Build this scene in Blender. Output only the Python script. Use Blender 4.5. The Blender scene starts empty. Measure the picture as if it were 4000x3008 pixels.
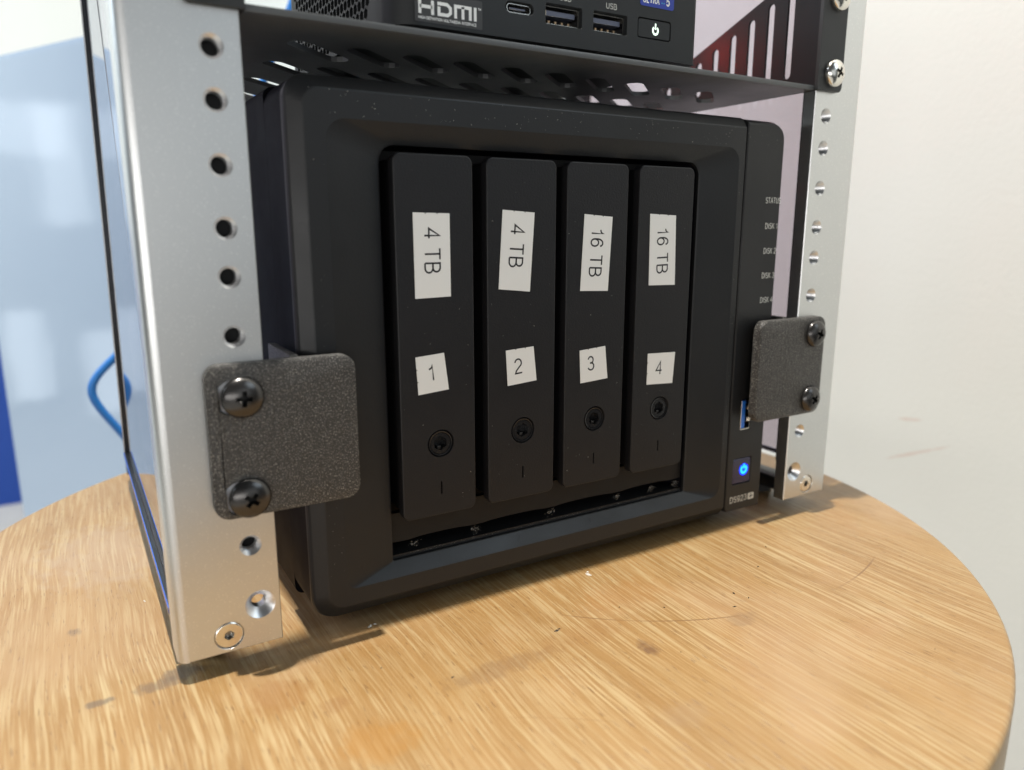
import bpy, bmesh, math, random
from mathutils import Vector, Matrix
random.seed(7)
S = 0.001                       # everything below is written in millimetres
sc = bpy.context.scene
COL = sc.collection
PI = math.pi

# ------------------------------------------------------------------ camera
cam_d = bpy.data.cameras.new('camera')
cam = bpy.data.objects.new('camera', cam_d)
COL.objects.link(cam)
Rx = Vector((0.8585723, -0.5126925, -0.0001906))
Ry = Vector((-0.1074986, -0.1796575, -0.9778380))     # image down
Rz = Vector((0.5012960, 0.8395651, -0.2093626))       # view direction
M = Matrix((Rx, -Ry, -Rz)).transposed().to_4x4()
M.translation = Vector((-155.785, -208.928, 89.521)) * S
cam.matrix_world = M
cam_d.sensor_width = 36.0
cam_d.lens = 2904.17 / 4000 * 36.0
cam_d.clip_start = 0.01
cam_d.clip_end = 50
cam_d.dof.use_dof = True
cam_d.dof.focus_distance = 0.258
cam_d.dof.aperture_fstop = 9.0
sc.camera = cam

# ------------------------------------------------------------------ world, room light and added fills
w = bpy.data.worlds.new('World'); sc.world = w; w.use_nodes = True
w.node_tree.nodes['Background'].inputs[0].default_value = (0.86, 0.94, 1.0, 1)
w.node_tree.nodes['Background'].inputs[1].default_value = 0.06

def area(name, loc, target, size, power, color, size_y=None, shape='RECTANGLE', spread=180):
    d = bpy.data.lights.new(name, 'AREA'); d.shape = shape if size_y is None else 'RECTANGLE'
    d.size = size; d.energy = power; d.color = color; d.spread = math.radians(spread)
    if size_y: d.size_y = size_y
    o = bpy.data.objects.new(name, d); COL.objects.link(o)
    o.location = Vector(loc) * S
    v = (Vector(target) - Vector(loc))
    o.rotation_euler = v.to_track_quat('-Z', 'Y').to_euler()
    return o
area('ceiling_spot', (-190, -8, 1500), (-20, 0, 0), 0.032, 44.0, (1.0, 0.95, 0.88), shape='DISK')
area('front_fill', (-1050, -1350, 40), (0, 0, 60), 1.7, 10.0, (1.0, 0.985, 0.965), size_y=0.32)  # added low fill that brightens labels and wall but hardly the table
area('front_sheen_light', (900, -1100, 1050), (0, 0, 0), 0.8, 6.5, (0.74, 0.88, 1.0), size_y=0.8)  # added bluish light for the sheen on the bay ledge
area('far_front_fill', (250, -1900, 350), (0, 0, 100), 1.2, 2.0, (0.92, 0.97, 1.0), size_y=0.8)  # added dim fill for the rails to reflect
area('back_wall_fill', (-1700, 900, 1200), (-300, 1900, 300), 1.2, 42.0, (0.80, 0.91, 1.0), size_y=1.2)  # added bluish fill that brightens the back wall
for i_, (x_, y_, z_, w_, h_, p_) in enumerate(((-1393, 1394, 240, 0.10, 0.30, 0.14), (-1388, 1503, 330, 0.20, 0.12, 0.08), (-1382, 1549, -250, 0.09, 0.24, 0.10), (-1380, 1314, -290, 0.10, 0.22, 0.12))):
    area('window_pane', (x_, y_, z_), (-170, 600, 80), w_, p_, (0.85, 0.93, 1.0), size_y=h_)

sc.view_settings.view_transform = 'Standard'
sc.view_settings.look = 'None'
sc.view_settings.exposure = 0.0
sc.view_settings.gamma = 1.0
sc.cycles.max_bounces = 10
sc.cycles.transparent_max_bounces = 12
sc.cycles.use_denoising = True
sc.cycles.caustics_reflective = False
sc.cycles.caustics_refractive = False
sc.cycles.sample_clamp_indirect = 4.0

# ------------------------------------------------------------------ materials
def mat(name, col, rough=0.5, metal=0.0, spec=0.5):
    m = bpy.data.materials.new(name); m.use_nodes = True
    b = m.node_tree.nodes['Principled BSDF']
    b.inputs['Base Color'].default_value = (*col, 1)
    b.inputs['Roughness'].default_value = rough
    b.inputs['Metallic'].default_value = metal
    b.inputs['Specular IOR Level'].default_value = spec
    return m
def nodes(m):
    return m.node_tree.nodes, m.node_tree.links, m.node_tree.nodes['Principled BSDF']
def objcoord(m, scale=(1, 1, 1)):
    n, l, b = nodes(m)
    t = n.new('ShaderNodeTexCoord'); mp = n.new('ShaderNodeMapping')
    mp.inputs['Scale'].default_value = scale
    l.new(t.outputs['Object'], mp.inputs['Vector'])
    return mp.outputs['Vector']
def noise(m, vec, scale, detail=3, rough=0.5, dist=0.0):
    n, l, b = nodes(m)
    x = n.new('ShaderNodeTexNoise'); x.inputs['Scale'].default_value = scale
    x.inputs['Detail'].default_value = detail; x.inputs['Roughness'].default_value = rough
    x.inputs['Distortion'].default_value = dist
    l.new(vec, x.inputs['Vector']); return x.outputs['Fac']
def ramp(m, fac, stops):
    n, l, b = nodes(m)
    r = n.new('ShaderNodeValToRGB'); e = r.color_ramp.elements
    while len(e) > 1: e.remove(e[0])
    e[0].position, e[0].color = stops[0][0], (*stops[0][1], 1)
    for p, c in stops[1:]:
        k = e.new(p); k.color = (*c, 1)
    l.new(fac, r.inputs['Fac']); return r.outputs['Color']
def grey(a): return (a, a, a)
def math_n(m, op, a, b=None, clamp=False):
    n, l, _ = nodes(m)
    x = n.new('ShaderNodeMath'); x.operation = op; x.use_clamp = clamp
    for i, v in enumerate((a, b)):
        if v is None: continue
        if isinstance(v, (int, float)): x.inputs[i].default_value = v
        else: l.new(v, x.inputs[i])
    return x.outputs[0]
def mixc(m, fac, a, b, mode='MIX'):
    n, l, _ = nodes(m)
    x = n.new('ShaderNodeMix'); x.data_type = 'RGBA'; x.blend_type = mode
    if isinstance(fac, (int, float)): x.inputs[0].default_value = fac
    else: l.new(fac, x.inputs[0])
    for i, v in ((6, a), (7, b)):
        if isinstance(v, tuple): x.inputs[i].default_value = (*v, 1)
        else: l.new(v, x.inputs[i])
    return x.outputs[2]
def bump(m, h, strength, dist):
    n, l, b = nodes(m)
    x = n.new('ShaderNodeBump'); x.inputs['Strength'].default_value = strength
    x.inputs['Distance'].default_value = dist
    l.new(h, x.inputs['Height']); l.new(x.outputs['Normal'], b.inputs['Normal'])
    return x
def setin(m, name, sock): m.node_tree.links.new(sock, m.node_tree.nodes['Principled BSDF'].inputs[name])

def plastic(name, col, rough, scale=1500, strength=0.35, dist=0.00012, spec=0.5):
    m = mat(name, col, rough, 0, spec)
    v = objcoord(m)
    f = noise(m, v, scale, 2, 0.6)
    bump(m, f, strength, dist)
    g = noise(m, v, 35, 4, 0.6)
    setin(m, 'Roughness', ramp(m, g, [(0.3, grey(rough - 0.05)), (0.7, grey(rough + 0.07))]))
    return m
M_nas = plastic('charcoal_plastic', (0.0098, 0.0102, 0.0110), 0.44, 1300, 0.3, 0.00014, 0.42)
M_tray = plastic('tray_plastic', (0.0095, 0.0094, 0.0108), 0.46, 1500, 0.6, 0.00016, 0.34)
M_body = plastic('black_painted_steel', (0.006, 0.006, 0.009), 0.5, 2500, 0.2, 0.00006, 0.03)
M_sill = plastic('shaded_recess_plastic', (0.0085, 0.0080, 0.0078), 0.5, 1300, 0.3, 0.00014, 0.25)  # darker than the frame: shade under the trays put into its colour
M_inner = mat('black_interior', (0.006, 0.006, 0.007), 0.6)
M_shelf = plastic('powder_coated_steel', (0.034, 0.036, 0.037), 0.50, 3200, 0.35, 0.00006, 0.3)
M_tray_under = plastic('brightened_coated_tray', (0.070, 0.074, 0.076), 0.42, 3200, 0.35, 0.00006, 0.6)  # same coated steel, paler to stand for light bounced onto the underside
M_plate = plastic('darkened_coated_plate', (0.012, 0.012, 0.013), 0.5, 3200, 0.3, 0.00006, 0.2)  # same coated steel, darkened to offset light coming through the side panel
M_pc = plastic('dark_grey_shell', (0.017, 0.0185, 0.0195), 0.48, 2600, 0.30, 0.00006, 0.3)
M_rubber = mat('black_rubber', (0.012, 0.012, 0.012), 0.75)
M_gloss = mat('gloss_black', (0.012, 0.012, 0.013), 0.20)
M_white = mat('label_paper', (0.78, 0.78, 0.755), 0.42)
M_ink = mat('black_ink', (0.012, 0.010, 0.012), 0.5)
M_print = mat('white_print', (0.52, 0.52, 0.48), 0.5)
M_printb = mat('bright_white_print', (0.80, 0.80, 0.78), 0.5)
M_chrome = mat('bare_metal', (0.75, 0.72, 0.66), 0.22, 1.0)
M_pins = mat('copper_pins', (0.30, 0.20, 0.12), 0.4, 1.0)
M_usb = mat('blue_tongue', (0.02, 0.17, 0.72), 0.35)
M_tongue = mat('grey_tongue', (0.10, 0.11, 0.16), 0.4)
M_stick = mat('blue_sticker', (0.012, 0.035, 0.32), 0.35)
M_hsticker = mat('black_sticker', (0.035, 0.033, 0.032), 0.38)
M_cyan = mat('cyan_print', (0.05, 0.4, 0.6), 0.4)
M_btn = mat('blue_lit_button_cap', (0.022, 0.020, 0.060), 0.22)  # blue tint carries the glow of the lit symbol

def emis(name, col, s):
    m = mat(name, (0, 0, 0), 0.5)
    b = m.node_tree.nodes['Principled BSDF']
    b.inputs['Emission Color'].default_value = (*col, 1); b.inputs['Emission Strength'].default_value = s
    return m
M_eblue = emis('blue_halo_light', (0.0, 0.012, 1.0), 2.4)
M_ecyan = emis('cyan_light', (0.02, 0.55, 1.0), 1.7)
M_ewhite = emis('white_light', (0.80, 1.0, 0.84), 1.7)
M_ered = emis('red_light', (1.0, 0.01, 0.0), 1000.0)

# anodised aluminium, bead blasted, its glittering grains painted as pale specks
M_alu = mat('anodised_aluminium', (0.74, 0.745, 0.74), 0.36, 1.0)
v = objcoord(M_alu)
f1 = noise(M_alu, v, 2600, 2, 0.6)
f2 = noise(M_alu, objcoord(M_alu, (1, 1, 0.25)), 600, 3, 0.6)
bump(M_alu, math_n(M_alu, 'ADD', f1, math_n(M_alu, 'MULTIPLY', f2, 0.25)), 0.16, 0.00008)
setin(M_alu, 'Roughness', ramp(M_alu, noise(M_alu, v, 60, 4, 0.6), [(0.3, grey(0.365)), (0.7, grey(0.39))]))
n, l, b = nodes(M_alu)
vor = n.new('ShaderNodeTexVoronoi'); vor.inputs['Scale'].default_value = 700; l.new(v, vor.inputs['Vector'])
spk = ramp(M_alu, noise(M_alu, v, 2300, 1, 0.5), [(0.64, grey(0)), (0.74, grey(0.55))])
setin(M_alu, 'Base Color', mixc(M_alu, spk, (0.67, 0.68, 0.675), (0.92, 0.92, 0.90)))
M_hole_disc = mat('pale_hole_disc', (0.62, 0.64, 0.68), 0.45)
M_cut = mat('machined_aluminium', (0.70, 0.70, 0.70), 0.36, 1.0)

# 3D printed brackets: dark, coarse, glitter painted in as pale specks
M_bra = mat('textured_filament', (0.035, 0.033, 0.031), 0.42)
v = objcoord(M_bra)
fa = noise(M_bra, v, 1150, 3, 0.7); fb = noise(M_bra, objcoord(M_bra, (1.6, 1.6, 0.45)), 700, 2, 0.6)
bump(M_bra, math_n(M_bra, 'ADD', fa, fb), 0.9, 0.00028)
sp = ramp(M_bra, noise(M_bra, objcoord(M_bra, (1.5, 1.5, 0.8)), 2700, 1, 0.4), [(0.59, grey(0)), (0.69, grey(1.0))])
setin(M_bra, 'Base Color', mixc(M_bra, sp, mixc(M_bra, fb, (0.020, 0.019, 0.018), (0.055, 0.051, 0.047)), (0.34, 0.325, 0.29)))
M_scr = mat('black_screw', (0.075, 0.072, 0.070), 0.27, 0.85)
M_recess = mat('black_recess_shade', (0.012, 0.012, 0.012), 0.5, 0.3)  # shade inside the cross slot painted as near-black metal
M_hexr = mat('metal_recess_shade', (0.30, 0.29, 0.27), 0.35, 1.0)  # shade inside silver screw recesses painted as darker metal
bump(M_scr, noise(M_scr, objcoord(M_scr), 900, 2, 0.5), 0.10, 0.00008)
M_silver = mat('zinc_screw', (0.78, 0.76, 0.70), 0.20, 1.0)

# tinted acrylic: clear sheet that mirrors at a grazing angle
M_acr = bpy.data.materials.new('tinted_acrylic'); M_acr.use_nodes = True
nt = M_acr.node_tree; nt.nodes.clear()
out = nt.nodes.new('ShaderNodeOutputMaterial'); mx = nt.nodes.new('ShaderNodeMixShader')
tr = nt.nodes.new('ShaderNodeBsdfTransparent'); tr.inputs[0].default_value = (0.735, 0.685, 0.725, 1)
gl = nt.nodes.new('ShaderNodeBsdfGlossy'); gl.inputs['Roughness'].default_value = 0.008
gl.inputs['Color'].default_value = (0.93, 0.95, 1.0, 1)
lw = nt.nodes.new('ShaderNodeLayerWeight'); lw.inputs[0].default_value = 0.5
pw = nt.nodes.new('ShaderNodeMath'); pw.operation = 'POWER'; pw.inputs[1].default_value = 5.0
ma = nt.nodes.new('ShaderNodeMath'); ma.operation = 'MULTIPLY_ADD'; ma.inputs[1].default_value = 0.955; ma.inputs[2].default_value = 0.045
nt.links.new(lw.outputs['Facing'], pw.inputs[0]); nt.links.new(pw.outputs[0], ma.inputs[0])
nt.links.new(ma.outputs[0], mx.inputs[0]); nt.links.new(tr.outputs[0], mx.inputs[1]); nt.links.new(gl.outputs[0], mx.inputs[2])
nt.links.new(mx.outputs[0], out.inputs[0])
M_bluefilm = mat('blue_film', (0.03, 0.10, 0.42), 0.25)
M_blackbar = mat('black_bar', (0.010, 0.012, 0.015), 0.28)

# limed oak
M_oak = mat('limed_oak', (0.5, 0.3, 0.12), 0.42)
m = M_oak
v0 = objcoord(m)
n, l, b = nodes(m)
# bend the grain a little
wn = n.new('ShaderNodeTexNoise'); wn.inputs['Scale'].default_value = 7; wn.inputs['Detail'].default_value = 2
l.new(v0, wn.inputs['Vector'])
vs = n.new('ShaderNodeVectorMath'); vs.operation = 'SCALE'; vs.inputs['Scale'].default_value = 0.014
l.new(wn.outputs['Color'], vs.inputs[0])
va = n.new('ShaderNodeVectorMath'); va.operation = 'ADD'; l.new(v0, va.inputs[0]); l.new(vs.outputs[0], va.inputs[1])
def grain(sx, sy):
    mp = n.new('ShaderNodeMapping'); mp.inputs['Scale'].default_value = (sx, sy, 1)
    mp.inputs['Rotation'].default_value = (0, 0, math.radians(3))
    l.new(va.outputs[0], mp.inputs['Vector']); return mp.outputs['Vector']
g1a = noise(m, grain(1150, 30), 1.0, 3, 0.62, 0.2)
g1b = noise(m, grain(620, 17), 1.0, 4, 0.66, 0.35)
g1 = math_n(m, 'ADD', math_n(m, 'MULTIPLY', g1a, 0.55), math_n(m, 'MULTIPLY', g1b, 0.45))      # lime filled streaks
g2 = noise(m, grain(2100, 70), 1.0, 3, 0.65)            # fine fibres
g3 = noise(m, grain(60, 6), 1.0, 3, 0.55, 0.4)         # broad bands
pat = noise(m, v0, 16, 3, 0.55)                        # patches where the lime wore off
pores = noise(m, grain(1500, 170), 1.0, 1, 0.4)
base = mixc(m, ramp(m, g3, [(0.30, grey(0)), (0.70, grey(1))]), (0.232, 0.124, 0.038), (0.298, 0.172, 0.062))
base = mixc(m, ramp(m, g2, [(0.35, grey(0.0)), (0.7, grey(0.45))]), base, (0.345, 0.218, 0.098))
lime = math_n(m, 'MULTIPLY', ramp(m, g1, [(0.475, grey(0)), (0.575, grey(1))]), ramp(m, pat, [(0.34, grey(0.25)), (0.62, grey(0.72))]))
base = mixc(m, lime, base, (0.440, 0.338, 0.182))
base = mixc(m, ramp(m, pores, [(0.27, grey(0.5)), (0.34, grey(0))]), base, (0.13, 0.060, 0.022))
# pale worn haze and amber rubbed patches
haze_f = ramp(m, noise(m, v0, 9, 4, 0.6, 0.6), [(0.52, grey(0)), (0.70, grey(0.45))])
base = mixc(m, haze_f, base, (0.40, 0.27, 0.16))
amber = ramp(m, noise(m, v0, 11.3, 3, 0.6, 0.8), [(0.60, grey(0)), (0.72, grey(0.28))])
base = mixc(m, amber, base, (0.27, 0.125, 0.032))
# stains and one painted sheen patch with a place of their own (table metres)
def spot(x, y, rx, ry, strength, col, soft=0.6, rot=0.0, nz=130):
    global base
    mp = n.new('ShaderNodeMapping'); mp.vector_type = 'TEXTURE'
    mp.inputs['Location'].default_value = (x, y, 0); mp.inputs['Rotation'].default_value = (0, 0, math.radians(rot))
    mp.inputs['Scale'].default_value = (rx, ry, 1)
    l.new(v0, mp.inputs['Vector'])
    sx = n.new('ShaderNodeSeparateXYZ'); l.new(mp.outputs['Vector'], sx.inputs[0])
    r2 = math_n(m, 'ADD', math_n(m, 'MULTIPLY', sx.outputs[0], sx.outputs[0]), math_n(m, 'MULTIPLY', sx.outputs[1], sx.outputs[1]))
    nn = math_n(m, 'MULTIPLY', math_n(m, 'SUBTRACT', noise(m, grain(nz * 1.7, nz), 1.0, 3, 0.7), 0.5), 3.0)
    f = ramp(m, math_n(m, 'ADD', r2, nn), [(soft * 0.3, grey(strength)), (1.0, grey(0))])
    base = mixc(m, f, base, tuple(c_ * 0.7 for c_ in col))
STAINS_SHEEN = [(-0.1385, 0.0075, 0.009, 0.004, 0.7, (0.15, 0.105, 0.075)), (-0.1445, 0.0045, 0.008, 0.0035, 0.65, (0.16, 0.11, 0.075)), (-0.160, 0.0040, 0.004, 0.002, 0.7, (0.13, 0.10, 0.08)),
          (-0.165, 0.049, 0.0022, 0.003, 0.5, (0.14, 0.10, 0.08)), (-0.117, -0.018, 0.010, 0.009, 0.45, (0.32, 0.14, 0.04)), (-0.105, -0.030, 0.006, 0.004, 0.4, (0.30, 0.14, 0.05)),
          (-0.1003, -0.050, 0.012, 0.010, 0.5, (0.44, 0.20, 0.035)), (0.0248, -0.0553, 0.007, 0.004, 0.35, (0.25, 0.16, 0.10)), (-0.013, -0.052, 0.003, 0.006, 0.7, (0.15, 0.07, 0.04)),
          (-0.058, -0.038, 0.024, 0.005, 0.45, (0.24, 0.13, 0.06)), (-0.022, -0.036, 0.026, 0.007, 0.35, (0.36, 0.18, 0.06)), (0.002, -0.022, 0.020, 0.011, 0.4, (0.42, 0.20, 0.06)),
          (-0.026, -0.082, 0.009, 0.006, 0.30, (0.40, 0.28, 0.17)), (0.058, -0.079, 0.012, 0.006, 0.3, (0.42, 0.22, 0.08)), (-0.150, 0.110, 0.030, 0.040, 0.35, (0.50, 0.40, 0.31))]  # last entry paints the pale sheen at the left rear
for s_ in STAINS_SHEEN: spot(s_[0], s_[1], s_[2], s_[3], s_[4] * 0.9, s_[5])
def scratch(cx_, cy_, rad, a0, wdt, k):
    global base
    mp = n.new('ShaderNodeMapping'); mp.inputs['Location'].default_value = (-cx_, -cy_, 0)
    l.new(v0, mp.inputs['Vector'])
    ln = n.new('ShaderNodeVectorMath'); ln.operation = 'LENGTH'; l.new(mp.outputs['Vector'], ln.inputs[0])
    d_ = math_n(m, 'ABSOLUTE', math_n(m, 'SUBTRACT', ln.outputs['Value'], rad))
    f_ = ramp(m, math_n(m, 'DIVIDE', d_, wdt), [(0.3, grey(k)), (1.0, grey(0))])
    f_ = math_n(m, 'MULTIPLY', f_, ramp(m, noise(m, v0, a0, 2, 0.6), [(0.50, grey(0)), (0.60, grey(1))]))
    base = mixc(m, f_, base, (0.17, 0.085, 0.035))
scratch(0.060, 0.060, 0.118, 14, 0.00045, 0.75)
scratch(-0.140, -0.190, 0.150, 22, 0.00035, 0.5)
setin(m, 'Base Color', base)
hgt = math_n(m, 'ADD', math_n(m, 'MULTIPLY', g1, 0.8), math_n(m, 'MULTIPLY', g2, 0.6))
bump(m, math_n(m, 'SUBTRACT', hgt, ramp(m, pores, [(0.27, grey(0.6)), (0.36, grey(0))])), 0.35, 0.0003)
setin(m, 'Roughness', ramp(m, pat, [(0.3, grey(0.30)), (0.7, grey(0.44))]))

M_wall = mat('painted_wall', (0.80, 0.785, 0.74), 0.85)
vw = objcoord(M_wall)
wb = ramp(M_wall, noise(M_wall, vw, 2.2, 4, 0.6), [(0.35, (0.690, 0.690, 0.648)), (0.65, (0.72, 0.718, 0.676))])
nW, lW, _ = nodes(M_wall)
def wspot(y_, z_, ry, rz, k, rt_):
    mp = nW.new('ShaderNodeMapping'); mp.vector_type = 'TEXTURE'
    mp.inputs['Location'].default_value = (0, y_, z_); mp.inputs['Scale'].default_value = (1, ry, rz); mp.inputs['Rotation'].default_value = (math.radians(rt_), 0, 0)
    lW.new(vw, mp.inputs['Vector'])
    sx = nW.new('ShaderNodeSeparateXYZ'); lW.new(mp.outputs['Vector'], sx.inputs[0])
    r2 = math_n(M_wall, 'ADD', math_n(M_wall, 'MULTIPLY', sx.outputs[1], sx.outputs[1]), math_n(M_wall, 'MULTIPLY', sx.outputs[2], sx.outputs[2]))
    return ramp(M_wall, math_n(M_wall, 'ADD', r2, math_n(M_wall, 'MULTIPLY', math_n(M_wall, 'SUBTRACT', noise(M_wall, vw, 120, 3, 0.6), 0.5), 1.6)), [(0.1, grey(k * 0.5)), (1.0, grey(0))])
scuff = math_n(M_wall, 'ADD', wspot(0.0570, -0.032, 0.009, 0.0016, 0.9, -8), wspot(0.0520, -0.0535, 0.026, 0.0014, 0.9, -25), True)
setin(M_wall, 'Base Color', mixc(M_wall, scuff, wb, (0.60, 0.43, 0.36)))
bump(M_wall, noise(M_wall, vw, 260, 3, 0.6), 0.25, 0.0006)
M_floor = mat('pale_floor', (0.52, 0.50, 0.46), 0.6)
setin(M_floor, 'Base Color', ramp(M_floor, noise(M_floor, objcoord(M_floor), 8, 5, 0.6), [(0.3, (0.46, 0.45, 0.42)), (0.7, (0.56, 0.54, 0.50))]))
M_cab = mat('blue_grey_lacquer', (0.31, 0.385, 0.49), 0.09, 0.0, 0.8)
bump(M_cab, noise(M_cab, objcoord(M_cab), 9, 2, 0.5), 0.12, 0.004)
M_bin = mat('dark_blue_plastic', (0.004, 0.045, 0.27), 0.5)
M_cable = mat('blue_cable', (0.008, 0.125, 0.40), 0.4)
M_lint = mat('grey_lint', (0.55, 0.53, 0.48), 0.9)
M_speck = mat('dark_speck', (0.03, 0.022, 0.018), 0.8)

# ------------------------------------------------------------------ helpers
def empty(name, loc, label, cat, group=None):
    o = bpy.data.objects.new(name, None); COL.objects.link(o)
    o.location = Vector(loc) * S; o.empty_display_size = 0.01
    o['label'] = label; o['category'] = cat
    if group: o['group'] = group
    return o
def origin(parent):
    v = Vector((0, 0, 0)); p = parent
    while p is not None:
        v += Vector(p.location); p = p.parent
    return v
def link(name, me, parent=None, label=None, smooth=30, loc=None):
    o = bpy.data.objects.new(name, me); COL.objects.link(o)
    if parent is not None: o.parent = parent
    if loc is not None: o.location = Vector(loc) * S - origin(parent)
    if label: o['label'] = label
    return o
def finish(bm, name, mats, parent=None, label=None, smooth=32, at=None, link_it=True):
    """bm is in world millimetres; the mesh is stored relative to its object's origin (at, or the parent's)"""
    org = Vector(at) * S if at is not None else origin(parent)
    bm.transform(Matrix.Scale(S, 4))
    bm.transform(Matrix.Translation(-org))
    me = bpy.data.meshes.new(name); bm.to_mesh(me); bm.free()
    for mm in (mats if isinstance(mats, (list, tuple)) else [mats]): me.materials.append(mm)
    if smooth:
        for p in me.polygons: p.use_smooth = True
        me.set_sharp_from_angle(angle=math.radians(smooth))
    if not link_it: return me
    o = bpy.data.objects.new(name, me); COL.objects.link(o)
    if parent is not None: o.parent = parent
    if at is not None: o.location = org - origin(parent)
    if label: o['label'] = label
    return o
FXZ = lambda u, v, w: (u, w, v)       # plates facing the camera side (-y)
FXY = lambda u, v, w: (u, v, w)       # horizontal plates
FYZ = lambda u, v, w: (w, u, v)       # side plates
def rrect(x0, x1, z0, z1, r, n=5):
    """rounded rectangle, r may be a 4-list: (x1,z1) (x0,z1) (x0,z0) (x1,z0)"""
    if not isinstance(r, (list, tuple)): r = [r] * 4
    pts = []
    for (cx, cz, sx, sz, a0), rr in zip(((x1, z1, -1, -1, 0), (x0, z1, 1, -1, 90), (x0, z0, 1, 1, 180), (x1, z0, -1, 1, 270)), r):
        if rr <= 0.001:
            pts += [(cx, cz)] * (n + 1) if False else [(cx, cz)]
            continue
        for k in range(n + 1):
            a = math.radians(a0 + 90 * k / n)
            pts.append((cx + sx * rr + rr * math.cos(a), cz + sz * rr + rr * math.sin(a)))
    return pts
def circ(cx, cz, r, n=32, a0=0.0):
    return [(cx + r * math.cos(a0 + 2 * PI * k / n), cz + r * math.sin(a0 + 2 * PI * k / n)) for k in range(n)]
def capsule(ax, ay, bx, by, r, n=7):
    a = math.atan2(by - ay, bx - ax); pts = []
    for k in range(n + 1):
        t = a - PI / 2 + PI * k / n; pts.append((bx + r * math.cos(t), by + r * math.sin(t)))
    for k in range(n + 1):
        t = a + PI / 2 + PI * k / n; pts.append((ax + r * math.cos(t), ay + r * math.sin(t)))
    return pts
def slab(bm, outer, holes=(), F=FXZ, mi=0, wall_mi=None, front=True, back=True):
    """outer: list of (pts, depth) rings from front to back; holes: the same per hole"""
    loops = [outer] + list(holes); fr, bk = [], []
    for rings in loops:
        vr = [[bm.verts.new(F(u, v, wd)) for (u, v) in pts] for (pts, wd) in rings]
        for a, b_ in zip(vr, vr[1:]):
            k = len(a)
            for i in range(k):
                f = bm.faces.new((a[i], a[(i + 1) % k], b_[(i + 1) % k], b_[i]))
                f.material_index = mi if (wall_mi is None or rings is outer) else wall_mi
        fr.append(vr[0]); bk.append(vr[-1])
    for use, ls in ((front, fr), (back, bk)):
        if not use: continue
        es = []
        for lp in ls:
            for i in range(len(lp)):
                e = bm.edges.get((lp[i], lp[(i + 1) % len(lp)])) or bm.edges.new((lp[i], lp[(i + 1) % len(lp)]))
                es.append(e)
        r = bmesh.ops.triangle_fill(bm, use_beauty=True, use_dissolve=False, edges=es)
        for g in r['geom']:
            if isinstance(g, bmesh.types.BMFace): g.material_index = mi
    return bm
def fixn(bm):
    bmesh.ops.recalc_face_normals(bm, faces=bm.faces[:]); return bm
def box(bm, x0, x1, y0, y1, z0, z1, bev=0.0, seg=2, mi=0):
    r = bmesh.ops.create_cube(bm, size=1.0)
    for v_ in r['verts']:
        v_.co = Vector(((x0 + x1) / 2 + v_.co.x * (x1 - x0), (y0 + y1) / 2 + v_.co.y * (y1 - y0), (z0 + z1) / 2 + v_.co.z * (z1 - z0)))
    fs = {f for v_ in r['verts'] for f in v_.link_faces}
    for f in fs: f.material_index = mi
    if bev:
        es = list({e for f in fs for e in f.edges})
        bmesh.ops.bevel(bm, geom=es, offset=bev, segments=seg, affect='EDGES', profile=0.6)
    return bm
def B(): return bmesh.new()
def profile(bm, pts, z0, z1, closed=False, caps=False, mi=0):
    a = [bm.verts.new((x, y, z0)) for x, y in pts]; c = [bm.verts.new((x, y, z1)) for x, y in pts]
    k = len(pts)
    for i in range(k if closed else k - 1):
        f = bm.faces.new((a[i], a[(i + 1) % k], c[(i + 1) % k], c[i])); f.material_index = mi
    if caps: bm.faces.new(a[::-1]); bm.faces.new(c)
    return bm

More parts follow.
